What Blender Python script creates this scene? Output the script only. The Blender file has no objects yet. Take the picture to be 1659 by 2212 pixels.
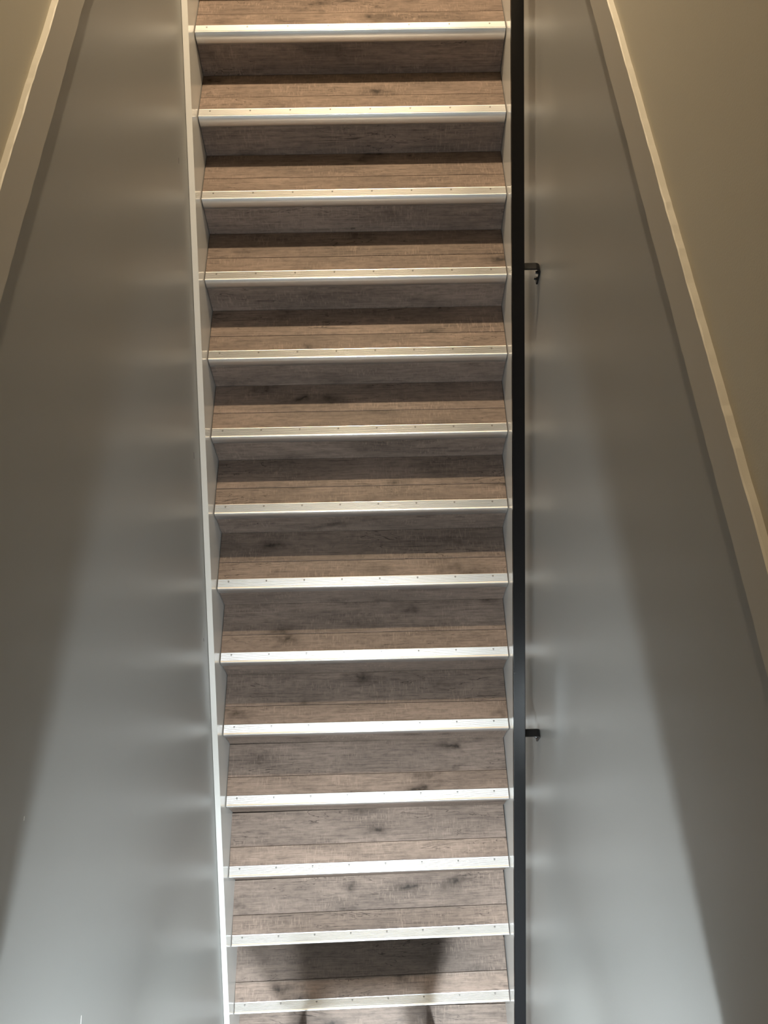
import bpy, bmesh, math, random
from mathutils import Matrix, Vector

# ------------------------------------------------------------------ camera
sc = bpy.context.scene
COL = sc.collection
F_PX = 1768.97
cam_d = bpy.data.cameras.new('camera')
cam_d.sensor_fit = 'HORIZONTAL'
cam_d.sensor_width = 36.0
cam_d.lens = F_PX * 36.0 / 1659.0
cam_d.clip_start = 0.01
cam = bpy.data.objects.new('camera', cam_d)
COL.objects.link(cam)
sc.camera = cam
P, YW, RL = math.radians(29.50994), math.radians(-1.34547), math.radians(-0.01819)
Zr = Matrix.Rotation(YW, 3, 'Z')
fw = Zr @ Vector((0, math.sin(P), -math.cos(P)))
up = Zr @ Vector((0, math.cos(P), math.sin(P)))
ri = Zr @ Vector((1, 0, 0))
up2 = up * math.cos(RL) - ri * math.sin(RL)
ri2 = ri * math.cos(RL) + up * math.sin(RL)
M = Matrix((ri2, up2, -fw)).transposed().to_4x4()
M.translation = Vector((0.05359, -3.16975, 1.83168))
cam.matrix_world = M

# ------------------------------------------------------------------ world, exposure
world = bpy.data.worlds.new('world')
sc.world = world
world.use_nodes = True
world.node_tree.nodes['Background'].inputs[0].default_value = (0.02, 0.02, 0.02, 1)
world.node_tree.nodes['Background'].inputs[1].default_value = 1.0
sc.view_settings.view_transform = 'Standard'
sc.view_settings.look = 'None'
sc.view_settings.exposure = 0.0
sc.view_settings.gamma = 1.0
sc.view_settings.use_curve_mapping = False

# ------------------------------------------------------------------ lamps of the place, plus an added one in the hall
SPOT_POS = (-0.03, 0.80, 2.80)        # warm spot hanging from the stairwell ceiling
SPOT_W, SPOT_COL, SPOT_R = 140.0, (1.0, 0.79, 0.53), 0.05
DOME_POS = (-0.13, -4.16, 0.30)         # cool dome lamp under the ceiling of the lower hall
DOME_L, COOL, DOME_R, DOME_H = 320.0, (0.86, 0.96, 1.0), 0.15, 0.085
ADDED_DOWNLIGHTS = (((0.07, -3.90, 0.292), 760.0),)   # added cool lamp, unseen, brightening the bottom treads
DOWN_ANG = 90.0

def area(name, loc, w, col, size, shape):
    d = bpy.data.lights.new(name, 'AREA')
    d.shape, d.size, d.energy, d.color = shape, size, w, col
    o = bpy.data.objects.new(name, d)
    o.location = loc
    COL.objects.link(o)
    return o
area('stairwell_spot_light', SPOT_POS, SPOT_W, SPOT_COL, SPOT_R * 2, 'DISK')
for loc, watts in ADDED_DOWNLIGHTS:
    sd = bpy.data.lights.new('added_hall_downlight', 'SPOT')
    sd.energy, sd.color, sd.spot_size, sd.spot_blend, sd.shadow_soft_size = watts, COOL, math.radians(DOWN_ANG), 0.9, 0.06
    so = bpy.data.objects.new('added_hall_downlight', sd)
    so.location = loc
    COL.objects.link(so)

# ------------------------------------------------------------------ measures
RISE, GO = 0.17926, 0.25319          # rise and going of one step
HW = 0.600                           # half width of the treads
WALL = 0.626                         # half width between the walls
KTOP, KBOT = -4, 13                  # steps built, 0 is the first one fully in view
FLOOR_Z = -14 * RISE
LOW_CEIL = 0.30
UP_FLOOR = -KTOP * RISE
CEIL = 3.10
SLAB_Y = -3.36
Y0, Y1 = -6.6, 3.4

# ------------------------------------------------------------------ materials
def nt(name):
    m = bpy.data.materials.new(name)
    m.use_nodes = True
    n = m.node_tree.nodes
    return m, n, m.node_tree.links, n['Principled BSDF']

def paint(name, col, rough, bump=0.15, scale=260.0, spec=0.5):
    m, n, l, b = nt(name)
    b.inputs['Roughness'].default_value = rough
    b.inputs['Specular IOR Level'].default_value = spec
    tc = n.new('ShaderNodeTexCoord')
    big = n.new('ShaderNodeTexNoise'); big.inputs['Scale'].default_value = 1.7
    big.inputs['Detail'].default_value = 3
    l.new(tc.outputs['Object'], big.inputs['Vector'])
    mx = n.new('ShaderNodeMix'); mx.data_type = 'RGBA'
    mx.inputs['A'].default_value = (*[c * 0.96 for c in col], 1)
    mx.inputs['B'].default_value = (*[min(1, c * 1.04) for c in col], 1)
    l.new(big.outputs['Fac'], mx.inputs['Factor'])
    l.new(mx.outputs['Result'], b.inputs['Base Color'])
    fine = n.new('ShaderNodeTexNoise'); fine.inputs['Scale'].default_value = scale
    l.new(tc.outputs['Object'], fine.inputs['Vector'])
    bp = n.new('ShaderNodeBump'); bp.inputs['Strength'].default_value = bump
    bp.inputs['Distance'].default_value = 0.0006
    l.new(fine.outputs['Fac'], bp.inputs['Height'])
    l.new(bp.outputs['Normal'], b.inputs['Normal'])
    return m

def wood(name, light, mid, dark):
    m, n, l, b = nt(name)
    tc = n.new('ShaderNodeTexCoord')
    oi = n.new('ShaderNodeObjectInfo')
    off = n.new('ShaderNodeVectorMath'); off.operation = 'MULTIPLY_ADD'
    rv = n.new('ShaderNodeCombineXYZ')
    l.new(oi.outputs['Random'], rv.inputs[0]); l.new(oi.outputs['Random'], rv.inputs[1]); l.new(oi.outputs['Random'], rv.inputs[2])
    l.new(rv.outputs[0], off.inputs[0])
    off.inputs[1].default_value = (37.0, 91.0, 53.0)
    l.new(tc.outputs['Object'], off.inputs[2])
    co = off.outputs[0]
    def mapped(s):
        v = n.new('ShaderNodeVectorMath'); v.operation = 'MULTIPLY'
        l.new(co, v.inputs[0]); v.inputs[1].default_value = s
        return v.outputs[0]
    def noise(vec, scale, det, rgh=0.55, dist=0.0):
        t = n.new('ShaderNodeTexNoise'); t.inputs['Scale'].default_value = scale
        t.inputs['Detail'].default_value = det; t.inputs['Roughness'].default_value = rgh
        t.inputs['Distortion'].default_value = dist
        l.new(vec, t.inputs['Vector']); return t.outputs['Fac']
    def ramp(f, stops):
        r = n.new('ShaderNodeValToRGB'); l.new(f, r.inputs['Fac'])
        e = r.color_ramp.elements
        e[0].position, e[0].color = stops[0][0], (*stops[0][1], 1)
        e[1].position, e[1].color = stops[-1][0], (*stops[-1][1], 1)
        for p, c in stops[1:-1]:
            k = e.new(p); k.color = (*c, 1)
        return r.outputs['Color']
    def mix(a, bb, fac, mode='MIX'):
        x = n.new('ShaderNodeMix'); x.data_type = 'RGBA'; x.blend_type = mode
        for s, v in (('A', a), ('B', bb)):
            if isinstance(v, tuple): x.inputs[s].default_value = (*v, 1)
            else: l.new(v, x.inputs[s])
        if isinstance(fac, float): x.inputs['Factor'].default_value = fac
        else: l.new(fac, x.inputs['Factor'])
        return x.outputs['Result']
    w = lambda v: (v, v, v)
    # broad tone along the board
    broad = noise(mapped((2.2, 9.0, 9.0)), 1.0, 3, 0.5, 0.4)
    c = ramp(broad, [(0.30, mid), (0.70, light)])
    # long grain
    grain = noise(mapped((7.0, 190.0, 190.0)), 1.0, 6, 0.68, 0.8)
    c = mix(c, ramp(grain, [(0.30, w(0.50)), (0.48, w(0.95)), (0.70, w(1.22))]), 0.9, 'MULTIPLY')
    mott = noise(mapped((26.0, 70.0, 70.0)), 1.0, 4, 0.65, 0.3)
    c = mix(c, ramp(mott, [(0.32, w(0.72)), (0.5, w(1.0)), (0.68, w(1.16))]), 0.8, 'MULTIPLY')
    # cathedral figure
    wv = n.new('ShaderNodeTexWave'); wv.wave_type = 'RINGS'; wv.rings_direction = 'Z'
    wv.inputs['Scale'].default_value = 5.5; wv.inputs['Distortion'].default_value = 5.0
    wv.inputs['Detail'].default_value = 3; wv.inputs['Detail Scale'].default_value = 1.2
    l.new(mapped((1.2, 9.0, 9.0)), wv.inputs['Vector'])
    c = mix(c, ramp(wv.outputs['Fac'], [(0.0, w(0.78)), (0.35, w(1.0)), (1.0, w(1.0))]), 0.45, 'MULTIPLY')
    # pale saw marks across the board
    saw = noise(mapped((170.0, 34.0, 34.0)), 1.0, 2, 0.5, 0.0)
    patch = noise(mapped((5.0, 14.0, 14.0)), 1.0, 2)
    sawm = n.new('ShaderNodeMath'); sawm.operation = 'MULTIPLY'
    l.new(ramp(saw, [(0.52, w(0)), (0.70, w(1))]), sawm.inputs[0])
    l.new(ramp(patch, [(0.42, w(0)), (0.62, w(0.55))]), sawm.inputs[1])
    c = mix(c, tuple(min(1, x * 1.28) for x in light), sawm.outputs[0])
    # knots and dark smudges
    vo = n.new('ShaderNodeTexVoronoi'); vo.inputs['Scale'].default_value = 1.0
    vo.inputs['Randomness'].default_value = 1.0
    kv = n.new('ShaderNodeVectorMath'); kv.operation = 'ADD'
    dn = n.new('ShaderNodeTexNoise'); dn.inputs['Scale'].default_value = 22.0; dn.inputs['Detail'].default_value = 4
    l.new(co, dn.inputs['Vector'])
    sc2 = n.new('ShaderNodeVectorMath'); sc2.operation = 'SCALE'; sc2.inputs['Scale'].default_value = 0.55
    l.new(dn.outputs['Color'], sc2.inputs[0])
    l.new(mapped((3.6, 9.5, 9.5)), kv.inputs[0]); l.new(sc2.outputs[0], kv.inputs[1])
    l.new(kv.outputs[0], vo.inputs['Vector'])
    kn = ramp(vo.outputs['Distance'], [(0.04, w(1.0)), (0.10, w(0.62)), (0.22, w(0.22)), (0.40, w(0.0))])
    knm = n.new('ShaderNodeMath'); knm.operation = 'MULTIPLY'
    l.new(kn, knm.inputs[0])
    gate = noise(mapped((2.5, 5.0, 5.0)), 1.0, 1)
    l.new(ramp(gate, [(0.41, w(0.0)), (0.52, w(0.92))]), knm.inputs[1])
    c = mix(c, dark, knm.outputs[0])
    # thin dark cracks
    ck = noise(mapped((3.2, 26.0, 26.0)), 1.0, 3, 0.5, 1.2)
    ckr = ramp(ck, [(0.490, w(0.0)), (0.50, w(1.0)), (0.51, w(0.0))])
    ckg = noise(mapped((2.6, 8.0, 8.0)), 1.0, 1)
    ckm = n.new('ShaderNodeMath'); ckm.operation = 'MULTIPLY'
    l.new(ckr, ckm.inputs[0]); l.new(ramp(ckg, [(0.52, w(0)), (0.60, w(0.85))]), ckm.inputs[1])
    c = mix(c, dark, ckm.outputs[0])
    # board to board tone
    wn = n.new('ShaderNodeTexWhiteNoise'); wn.noise_dimensions = '1D'
    l.new(oi.outputs['Random'], wn.inputs['W'])
    c = mix(c, ramp(wn.outputs['Value'], [(0.0, w(0.84)), (1.0, w(1.1))]), 1.0, 'MULTIPLY')
    l.new(c, b.inputs['Base Color'])
    b.inputs['Roughness'].default_value = 0.5
    b.inputs['Specular IOR Level'].default_value = 0.25
    bp = n.new('ShaderNodeBump'); bp.inputs['Strength'].default_value = 0.25
    bp.inputs['Distance'].default_value = 0.0006
    l.new(grain, bp.inputs['Height']); l.new(bp.outputs['Normal'], b.inputs['Normal'])
    return m

def metal(name, col, rough, aniso=0.0, coat=0.0):
    m, n, l, b = nt(name)
    b.inputs['Base Color'].default_value = (*col, 1)
    b.inputs['Metallic'].default_value = 1.0
    tc = n.new('ShaderNodeTexCoord')
    mp = n.new('ShaderNodeVectorMath'); mp.operation = 'MULTIPLY'
    mp.inputs[1].default_value = (9.0, 60.0, 60.0)
    l.new(tc.outputs['Object'], mp.inputs[0])
    t = n.new('ShaderNodeTexNoise'); t.inputs['Scale'].default_value = 1.0; t.inputs['Detail'].default_value = 4
    l.new(mp.outputs[0], t.inputs['Vector'])
    mr = n.new('ShaderNodeMapRange')
    mr.inputs['To Min'].default_value = rough - 0.06; mr.inputs['To Max'].default_value = rough + 0.08
    l.new(t.outputs['Fac'], mr.inputs['Value']); l.new(mr.outputs['Result'], b.inputs['Roughness'])
    b.inputs['Anisotropic'].default_value = aniso
    b.inputs['Coat Weight'].default_value = coat
    b.inputs['Coat Roughness'].default_value = 0.16
    b.inputs['Coat IOR'].default_value = 2.0
    return m

def speckled(name, col, rough, dust):
    m, n, l, b = nt(name)
    tc = n.new('ShaderNodeTexCoord')
    t = n.new('ShaderNodeTexNoise'); t.inputs['Scale'].default_value = 75.0; t.inputs['Detail'].default_value = 2
    l.new(tc.outputs['Object'], t.inputs['Vector'])
    r = n.new('ShaderNodeValToRGB'); l.new(t.outputs['Fac'], r.inputs['Fac'])
    r.color_ramp.elements[0].position = 0.74; r.color_ramp.elements[0].color = (*col, 1)
    r.color_ramp.elements[1].position = 0.80; r.color_ramp.elements[1].color = (*dust, 1)
    l.new(r.outputs['Color'], b.inputs['Base Color'])
    b.inputs['Roughness'].default_value = rough
    b.inputs['Specular IOR Level'].default_value = 0.38
    return m

def emit(name, col, s):
    m, n, l, b = nt(name)
    b.inputs['Base Color'].default_value = (0.8, 0.8, 0.8, 1)
    b.inputs['Emission Color'].default_value = (*col, 1)
    b.inputs['Emission Strength'].default_value = s
    return m

MAT = {
    'wall': paint('grey_satin_wall_paint', (0.285, 0.285, 0.276), 0.38, 0.08, 260.0, 0.32),
    'upper': paint('beige_matt_wall_paint', (0.50, 0.47, 0.40), 0.6, 0.3, 260.0, 0.3),
    'trim': paint('grey_trim_paint', (0.42, 0.40, 0.365), 0.5, 0.2, 260.0, 0.3),
    'cap': paint('cream_trim_edge_paint', (0.66, 0.63, 0.56), 0.5, 0.2, 260.0, 0.3),
    'ceiling': paint('white_ceiling_paint', (0.40, 0.39, 0.37), 0.7, 0.2),
    'white': paint('white_gloss_stringer_paint', (0.60, 0.595, 0.58), 0.22, 0.03, 260.0, 0.35),
    'wood': wood('grey_brown_oak_laminate', (0.250, 0.188, 0.154), (0.158, 0.119, 0.098), (0.026, 0.019, 0.015)),
    'alu': metal('brushed_aluminium', (0.68, 0.68, 0.68), 0.43, 0.0, 1.0),
    'steel': metal('dull_screw_steel', (0.12, 0.115, 0.11), 0.5),
    'black': speckled('black_powder_coat', (0.006, 0.006, 0.007), 0.21, (0.06, 0.06, 0.06)),
    'dark': speckled('dark_board_cover', (0.02, 0.02, 0.022), 0.6, (0.03, 0.03, 0.03)),
    'scuff': paint('dark_scuff', (0.04, 0.035, 0.03), 0.7),
    'chip': paint('pale_scuff', (0.70, 0.70, 0.68), 0.7),
    'warm_lens': emit('warm_lamp_lens', (1.0, 0.76, 0.54), 12.0),
    'cool_lens': emit('cool_dome_diffuser', COOL, DOME_L),
    'down_lens': emit('added_downlight_lens', COOL, 20.0),
}

# ------------------------------------------------------------------ mesh helpers
def add_box(bm, lo, hi, bevel=0.0, seg=1):
    vs = [bm.verts.new((x, y, z)) for x in (lo[0], hi[0]) for y in (lo[1], hi[1]) for z in (lo[2], hi[2])]
    fs = [(0, 1, 3, 2), (4, 6, 7, 5), (0, 4, 5, 1), (2, 3, 7, 6), (0, 2, 6, 4), (1, 5, 7, 3)]
    faces = [bm.faces.new([vs[i] for i in f]) for f in fs]
    if bevel > 0:
        ed = {e for f in faces for e in f.edges}
        bmesh.ops.bevel(bm, geom=list(ed), offset=bevel, segments=seg, affect='EDGES', profile=0.5)

def add_prism(bm, poly, x0, x1):
    """closed outline in (y, z) drawn out along x"""
    a = [bm.verts.new((x0, y, z)) for y, z in poly]
    b = [bm.verts.new((x1, y, z)) for y, z in poly]
    n = len(poly)
    bm.faces.new(a); bm.faces.new(list(reversed(b)))
    for i in range(n):
        bm.faces.new((a[i], b[i], b[(i + 1) % n], a[(i + 1) % n]))

def add_cyl(bm, p0, p1, r0, r1=None, n=16, cap=True):
    r1 = r0 if r1 is None else r1
    p0, p1 = Vector(p0), Vector(p1)
    q = (p1 - p0).normalized().to_track_quat('Z', 'Y')
    ra = [bm.verts.new(p0 + q @ Vector((r0 * math.cos(2 * math.pi * i / n), r0 * math.sin(2 * math.pi * i / n), 0))) for i in range(n)]
    rb = [bm.verts.new(p1 + q @ Vector((r1 * math.cos(2 * math.pi * i / n), r1 * math.sin(2 * math.pi * i / n), 0))) for i in range(n)]
    for i in range(n):
        bm.faces.new((ra[i], ra[(i + 1) % n], rb[(i + 1) % n], rb[i]))
    if cap:
        bm.faces.new(list(reversed(ra))); bm.faces.new(rb)

def mesh(name, bm, mat, smooth=False):
    bmesh.ops.recalc_face_normals(bm, faces=bm.faces[:])
    me = bpy.data.meshes.new(name)
    bm.to_mesh(me); bm.free()
    me.materials.append(MAT[mat])
    if smooth:
        for p in me.polygons: p.use_smooth = True
        me.set_sharp_from_angle(angle=math.radians(50))
    return me

def put(name, me, parent=None, loc=(0, 0, 0), rot=(0, 0, 0)):
    o = bpy.data.objects.new(name, me)
    COL.objects.link(o)
    o.location = loc; o.rotation_euler = rot
    if parent: o.parent = parent
    return o

def box(name, lo, hi, mat, parent=None, bevel=0.0, kind=None):
    bm = bmesh.new(); add_box(bm, lo, hi, bevel)
    o = put(name, mesh(name, bm, mat), parent)
    if kind: o['kind'] = kind
    return o

def thing(name, label, cat, loc=(0, 0, 0), group=None):
    o = bpy.data.objects.new(name, None)
    o.empty_display_size = 0.1
    COL.objects.link(o); o.location = loc
    o['label'] = label; o['category'] = cat
    if group: o['group'] = group
    return o

def struct(o, label, cat):
    o['kind'] = 'structure'; o['label'] = label; o['category'] = cat
    return o

rnd = random.Random(7)

# ------------------------------------------------------------------ setting
TR_TOP_L, TR_BOT_L, TR_TOP_R, TR_BOT_R = 0.838, 0.745, 0.786, 0.705
WUP = 0.620                          # the wall above the ledge stands a little proud
wl = struct(box('wall_left', (-WALL - 0.12, Y0, FLOOR_Z - 0.1), (-WALL, Y1, TR_TOP_L - 0.03), 'wall'),
            'grey satin painted wall below the ledge left of the stairs', 'wall')
wr = struct(box('wall_right', (WALL, Y0, FLOOR_Z - 0.1), (WALL + 0.12, Y1, TR_TOP_R - 0.03), 'wall'),
            'grey satin painted wall behind the black handrail', 'wall')
struct(box('wall_upper_left', (-WALL - 0.12, Y0, TR_TOP_L - 0.03), (-WUP, Y1, CEIL), 'upper'),
       'beige wall above the ledge in the top left corner', 'wall')
struct(box('wall_upper_right', (WUP, Y0, TR_TOP_R - 0.03), (WALL + 0.12, Y1, CEIL), 'upper'),
       'beige wall above the ledge on the right', 'wall')
struct(box('wall_front', (-WALL - 0.12, Y0 - 0.12, FLOOR_Z - 0.1), (WALL + 0.12, Y0, CEIL), 'upper'),
       'beige end wall of the lower hall behind the viewer', 'wall')
struct(box('wall_back', (-WALL - 0.12, Y1, FLOOR_Z - 0.1), (WALL + 0.12, Y1 + 0.12, CEIL), 'upper'),
       'beige end wall beyond the top of the stairs', 'wall')
struct(box('ceiling', (-WALL - 0.12, Y0 - 0.12, CEIL), (WALL + 0.12, Y1 + 0.12, CEIL + 0.12), 'ceiling'),
       'white ceiling above the stairwell', 'ceiling')
struct(box('ceiling_lower_hall', (-WALL, Y0, LOW_CEIL), (WALL, SLAB_Y, 0.69), 'ceiling'),
       'white ceiling slab over the lower hall', 'ceiling')
struct(box('added_header_beam', (-WALL, SLAB_Y - 0.09, 0.21), (WALL, SLAB_Y, LOW_CEIL), 'ceiling'),
       'added unseen header beam cutting the lamp light at the lower hall ceiling edge', 'trim')  # header added out of view to cut the dome light on the walls
fl = struct(box('floor', (-WALL - 0.1, Y0, FLOOR_Z - 0.12), (WALL + 0.1, -13 * GO + 0.02, FLOOR_Z - 0.012), 'wood'),
            'grey brown laminate floor at the foot of the stairs', 'floor')
yb = -13 * GO - 0.002
for i, wd in enumerate((0.128, 0.128, 0.128, 0.128, 0.128, 0.128)):
    box('floor_plank', (-WALL + 0.001, yb - wd + 0.0008, FLOOR_Z - 0.012), (WALL - 0.001, yb, FLOOR_Z), 'wood', fl, 0.0006)
    yb -= wd
struct(box('floor_upper_landing', (-WALL, -KTOP * GO + 0.27, UP_FLOOR - 0.25), (WALL, Y1, UP_FLOOR), 'wood'),
       'grey brown laminate landing at the top of the stairs', 'floor')

def ledge(name, side, z0, z1, label):
    """painted board along the wall, its edges a little uneven"""
    bm = bmesh.new()
    n = 330
    rows = []
    j = [0.0] * 4
    for i in range(n + 1):
        y = SLAB_Y + (Y1 - SLAB_Y) * i / n
        j = [0.72 * v + rnd.uniform(-1, 1) * a for v, a in zip(j, (0.0012, 0.0010, 0.0011, 0.0009))]
        xf = side * 0.606
        xw = side * (WALL + 0.002)
        rows.append([bm.verts.new(p) for p in (
            (xw, y, z0 + j[0]), (xf, y, z0 + j[0]), (xf, y, z1 - 0.0015 + j[1]),
            (xf + side * (0.0015 + abs(j[2])), y, z1 + j[1]), (xw, y, z1 + j[1] * 0.5))])
    for a, b in zip(rows, rows[1:]):
        for k in range(5):
            f = bm.faces.new((a[k], b[k], b[(k + 1) % 5], a[(k + 1) % 5]))
            f.material_index = 1 if k in (2, 3) else 0      # pale top edge
    bm.faces.new(rows[0]); bm.faces.new(list(reversed(rows[-1])))
    me = mesh(name, bm, 'trim'); me.materials.append(MAT['cap'])
    return struct(put(name, me), label, 'trim')
ledge('trim_1', -1, TR_BOT_L, TR_TOP_L, 'grey painted ledge board crossing the top left corner')
ledge('trim_2', 1, TR_BOT_R, TR_TOP_R, 'grey painted ledge board slanting down the right side')

# small scuffs on the left wall above the stringer: (y, z, length, tilt, material)
def wall_point(px, py, x):
    d = fw + ri2 * ((px - 829.5) / F_PX) - up2 * ((py - 1106.0) / F_PX)
    t = (x - M.translation.x) / d.x
    return M.translation + d * t
for px, py, ln, tilt, mt in ((386, 347, 0.020, 0.5, 'scuff'), (419, 984, 0.024, 0.6, 'scuff'), (440, 1382, 0.014, 0.8, 'scuff'),
                             (175, 2205, 0.022, 0.3, 'chip'), (52, 1768, 0.008, 0.2, 'chip')):
    p = wall_point(px, py, -WALL)
    bm = bmesh.new(); add_box(bm, (-0.0004, -ln / 2, -0.0014), (0.0004, ln / 2, 0.0014), 0.0003)
    put('scuff_mark', mesh('scuff_mark', bm, mt), wl, (-WALL, p.y, p.z), (tilt, 0, 0))

# ------------------------------------------------------------------ staircase
stairs = thing('staircase', 'straight flight of wood laminate stairs with ridged aluminium nosings and white stringers', 'staircase',
               (0, -14 * GO, FLOOR_Z))
S0 = Vector(stairs.location)
NOSE_D, NOSE_H, SEAM = 0.044, 0.050, 0.121
BACK = GO + 0.008

def nosing_mesh():
    t = 0.0026
    prof = [(NOSE_D, 0.0), (NOSE_D, t)]
    y, pitch = NOSE_D - 0.002, 0.0049
    for rg in range(7):                                 # seven low rounded ridges
        for q in range(6):
            prof.append((y - pitch * q / 6, t - 0.0008 * (1 - math.cos(2 * math.pi * q / 6))))
        y -= pitch
    prof += [(0.0022, t), (0.0008, t - 0.0005), (0.0, t - 0.0020)]
    prof += [(-0.0004, -0.018), (0.0002, -0.030), (0.0014, -0.039), (0.0034, -0.046), (0.0062, -NOSE_H)]
    prof += [(0.0078, -NOSE_H), (0.0078, 0.0)]
    bm = bmesh.new(); add_prism(bm, prof, -HW + 0.0015, HW - 0.0015)
    return mesh('nosing', bm, 'alu', True)

def plank_mesh(name, y0, y1):
    bm = bmesh.new(); add_box(bm, (-HW, y0, -0.012), (HW, y1, 0.0), 0.0008)
    return mesh(name, bm, 'wood')

def riser_mesh():
    bm = bmesh.new(); add_box(bm, (-HW, 0.008, -RISE), (HW, 0.020, -0.0125), 0.0004)
    return mesh('riser', bm, 'wood')

def screw_mesh():
    bm = bmesh.new()
    n = 10
    for r0, r1, z0, z1 in ((0.0042, 0.0036, 0.0, 0.0010),):
        add_cyl(bm, (0, 0, z0), (0, 0, z1), r0, r1, n)
    add_box(bm, (-0.0024, -0.0005, 0.0010), (0.0024, 0.0005, 0.0012))
    return mesh('screw', bm, 'steel')

me_nose, me_rear, me_front = nosing_mesh(), plank_mesh('tread_plank_rear', SEAM + 0.0008, BACK), plank_mesh('tread_plank_front', 0.0078, SEAM - 0.0008)
me_riser, me_screw = riser_mesh(), screw_mesh()
SKEW = {10: 0.004, 11: 0.011, 12: 0.015, 13: 0.017}
core = bmesh.new()
for k in range(KTOP, KBOT + 1):
    loc = Vector((0, -k * GO, -k * RISE)) - S0
    rot = (0, 0, SKEW.get(k, 0.0))
    put('riser', me_riser, stairs, loc, rot)
    put('tread_plank', me_rear, stairs, loc, rot)
    put('tread_plank', me_front, stairs, loc, rot)
    ns = put('nosing', me_nose, stairs, loc, rot)
    ns['label'] = 'ridged aluminium stair nosing'
    for i in range(8):
        put('screw', me_screw, ns, (-HW + 0.0446 + 0.1563 * i, 0.0335, 0.0012), (0, 0, rnd.uniform(0, 3)))
    # carcass under the boards
    add_box(core, (-HW, loc.y + 0.0205, loc.z - RISE + 0.001), (HW, loc.y + BACK - 0.001, loc.z - 0.0125))
put('stair_carcass', mesh('stair_carcass', core, 'wood'), stairs)

def stringer(side):
    top, bot = 0.125, -0.26
    m = RISE / GO
    ya, yb = 0.78, -3.62
    pts = [(ya, ya * m + top), (yb, yb * m + top), (yb, FLOOR_Z), ((FLOOR_Z - bot) / m, FLOOR_Z), (ya, ya * m + bot)]
    pts = [(y - S0.y, z - S0.z) for y, z in pts]
    bm = bmesh.new()
    add_prism(bm, pts, side * (HW + 0.0022), side * (WALL - 0.0012))
    bmesh.ops.bevel(bm, geom=bm.edges[:], offset=0.0015, segments=2, affect='EDGES')
    o = put('stringer', mesh('stringer', bm, 'white'), stairs)
    o['label'] = 'white painted stringer board'
    return o
stringer(-1); stringer(1)

# ------------------------------------------------------------------ handrail
RS = 0.70                                 # height of the rail's top over the nosing line
RX0, RX1, RT = 0.522, 0.564, 0.016
m = RISE / GO
slope = math.atan(m)
rail_y0, rail_y1 = -3.72, 0.95
hr = thing('handrail', 'flat black metal handrail running down the right wall on brackets', 'handrail', (0, 0, 0))
bm = bmesh.new()
L2 = (rail_y1 - rail_y0) / math.cos(slope) / 2
add_box(bm, (RX0, -L2, -RT), (RX1, L2, 0), 0.0022, 2)
yc = (rail_y0 + rail_y1) / 2
put('rail', mesh('rail', bm, 'black'), hr, (0, yc, yc * m + RS), (slope, 0, 0))

def bracket_mesh():
    """flat bar from under the rail to the wall, then bent down against it"""
    x0, x1, w, t, drop, r = 0.532, WALL - 0.0005, 0.0135, 0.006, 0.072, 0.010
    inner = [(x0, -t), (x1 - t - r, -t)]
    for i in range(1, 6):
        a = math.pi / 2 * i / 5
        inner.append((x1 - t - r + r * math.sin(a), -t - r + r * math.cos(a)))
    inner.append((x1 - t, -drop))
    outer = [(x1, -drop)]
    for i in range(0, 6):
        a = math.pi / 2 * (1 - i / 5)
        outer.append((x1 - r - t + (r + t) * math.sin(a), -r - t + (r + t) * math.cos(a)))
    outer.append((x0, 0))
    poly = inner + outer
    b = bmesh.new()
    va = [b.verts.new((x, -w, z)) for x, z in poly]
    vb = [b.verts.new((x, w, z)) for x, z in poly]
    n = len(poly)
    for i in range(n):
        b.faces.new((va[i], va[(i + 1) % n], vb[(i + 1) % n], vb[i]))
    h = len(inner)
    for i in range(h - 1):                              # side walls as quads between the two outlines
        b.faces.new((va[i], va[i + 1], va[n - 2 - i], va[n - 1 - i]))
        b.faces.new((vb[i], vb[n - 1 - i], vb[n - 2 - i], vb[i + 1]))
    add_box(b, (x0, -w, -0.0005), (x0 + 0.020, w, 0.026))   # saddle up to the rail
    return mesh('bracket', b, 'black')
me_br = bracket_mesh()
bm = bmesh.new(); add_cyl(bm, (0, 0, 0), (-0.0075, 0, 0), 0.0065, 0.0045, 10)
me_bs = mesh('bracket_screw', bm, 'black', False)
for y in (-3.62, -2.435, -1.120, 0.195):
    b = put('bracket', me_br, hr, (0, y, y * m + RS - RT / math.cos(slope) - 0.030))
    for dz in (-0.030, -0.058):
        put('screw', me_bs, b, (WALL - 0.0066, 0, dz))

# ------------------------------------------------------------------ stand at the foot of the stairs
st = thing('board_stand', 'black metal legged stand at the bottom edge, its shadow on the step above', 'stand', (-0.030, -3.60, FLOOR_Z))
def angle_leg(s, y, back, z0, z1, xo0, xo1, y1):
    """leg of angle steel: one flange across, one running front to back, leaning inwards"""
    bm = bmesh.new()
    w, t = 0.046, 0.009
    d = -1 if back else 1
    prof = [(0, 0), (-w, 0), (-w, d * t), (-t * 0.7, d * t), (-t * 0.7, d * w), (0, d * w)]
    lo = [bm.verts.new((s * (xo0 + px), y + py, z0)) for px, py in prof]
    hi = [bm.verts.new((s * (xo1 + px), y1 + py, z1)) for px, py in prof]
    n = len(prof)
    for i in range(n):
        bm.faces.new((lo[i], lo[(i + 1) % n], hi[(i + 1) % n], hi[i]))
    bm.faces.new(lo); bm.faces.new(list(reversed(hi)))
    return put('leg', mesh('leg', bm, 'black'), st)
for s_ in (-1, 1):
    angle_leg(s_, 0.214, True, 0.0, 1.19, 0.312, 0.165, 0.205)
    angle_leg(s_, -0.260, False, 0.0, 1.17, 0.312, 0.165, 0.140)
bm = bmesh.new(); add_box(bm, (-0.255, 0.166, 0.79), (0.255, 0.192, 1.36), 0.012, 3)
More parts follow.
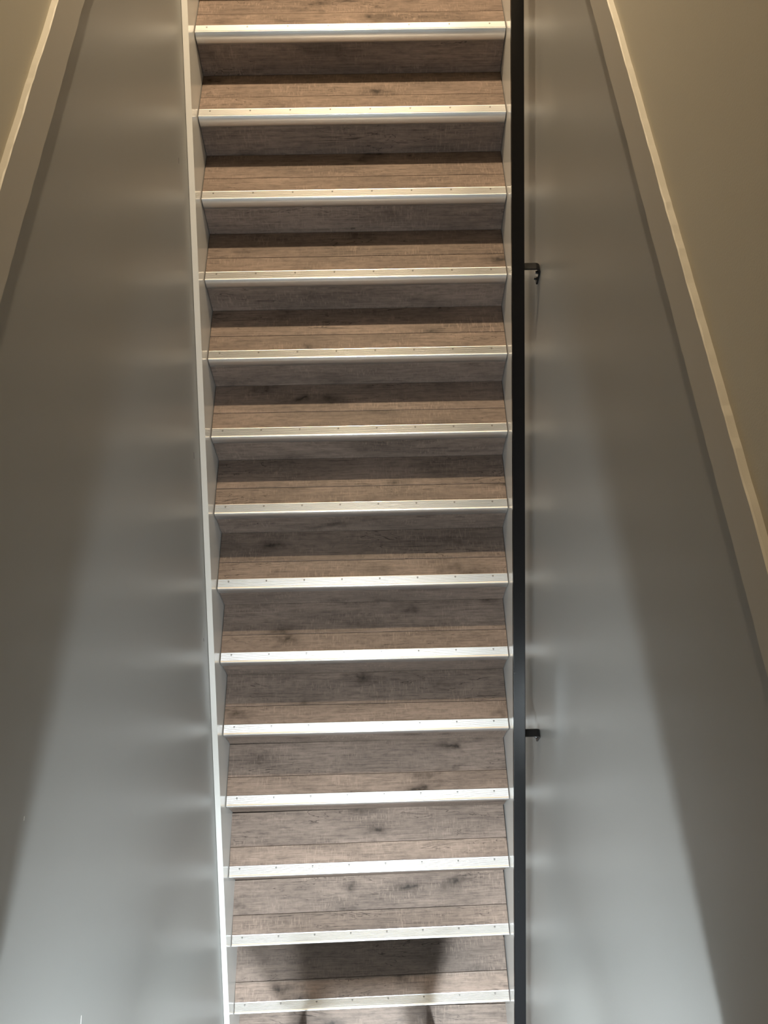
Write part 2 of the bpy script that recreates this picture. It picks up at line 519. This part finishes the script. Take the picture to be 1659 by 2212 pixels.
put('board', mesh('board', bm, 'dark'), st)  # board out of view, its shape guessed to cast the shadow on the step

# ------------------------------------------------------------------ lamp fittings
sp = thing('spot_lamp', 'small white spot lamp hanging over the top of the stairs', 'lamp', (SPOT_POS[0], SPOT_POS[1], CEIL))
bm = bmesh.new()
add_cyl(bm, (0, 0, SPOT_POS[2] - CEIL + 0.006), (0, 0, SPOT_POS[2] - CEIL + 0.13), 0.058, 0.058, 24)
put('housing', mesh('housing', bm, 'white'), sp)
bm = bmesh.new(); add_cyl(bm, (0, 0, SPOT_POS[2] - CEIL + 0.13), (0, 0, -0.02), 0.008, 0.008, 10)
put('stem', mesh('stem', bm, 'white'), sp)
bm = bmesh.new(); add_cyl(bm, (0, 0, -0.02), (0, 0, 0), 0.05, 0.05, 24)
put('ceiling_rose', mesh('ceiling_rose', bm, 'white'), sp)
bm = bmesh.new(); add_cyl(bm, (0, 0, SPOT_POS[2] - CEIL + 0.002), (0, 0, SPOT_POS[2] - CEIL + 0.006), SPOT_R, SPOT_R, 24)
put('lens', mesh('lens', bm, 'warm_lens'), sp)

dm = thing('dome_lamp', 'white glowing dome lamp under the lower hall ceiling', 'lamp', DOME_POS)
bm = bmesh.new()
rings = []
for i in range(7):
    a = math.pi / 2 * i / 7
    rr, zz = DOME_R * math.cos(a), -0.006 - DOME_H * math.sin(a)
    rings.append([bm.verts.new((rr * math.cos(2 * math.pi * j / 24), rr * math.sin(2 * math.pi * j / 24), zz)) for j in range(24)])
tip = bm.verts.new((0, 0, -0.006 - DOME_H))
for p, q in zip(rings, rings[1:]):
    for j in range(24):
        bm.faces.new((p[j], p[(j + 1) % 24], q[(j + 1) % 24], q[j]))
for j in range(24):
    bm.faces.new((rings[-1][j], rings[-1][(j + 1) % 24], tip))
bm.faces.new(list(reversed(rings[0])))
put('diffuser', mesh('diffuser', bm, 'cool_lens', True), dm)
bm = bmesh.new(); add_cyl(bm, (0, 0, -0.006), (0, 0, 0), DOME_R + 0.012, DOME_R + 0.012, 32)
put('base_plate', mesh('base_plate', bm, 'white'), dm)

bm = bmesh.new(); add_cyl(bm, (0, 0, 0.0), (0, 0, -0.005), 0.075, 0.062, 32)
me_bz = mesh('bezel', bm, 'white')
bm = bmesh.new(); add_cyl(bm, (0, 0, -0.005), (0, 0, -0.0065), 0.055, 0.055, 32)
me_ln = mesh('lens', bm, 'down_lens')
for loc, watts in ADDED_DOWNLIGHTS:
    dl = thing('added_downlight', 'added unseen round lamp brightening the bottom treads', 'lamp', (loc[0], loc[1], LOW_CEIL))
    put('bezel', me_bz, dl); put('lens', me_ln, dl)
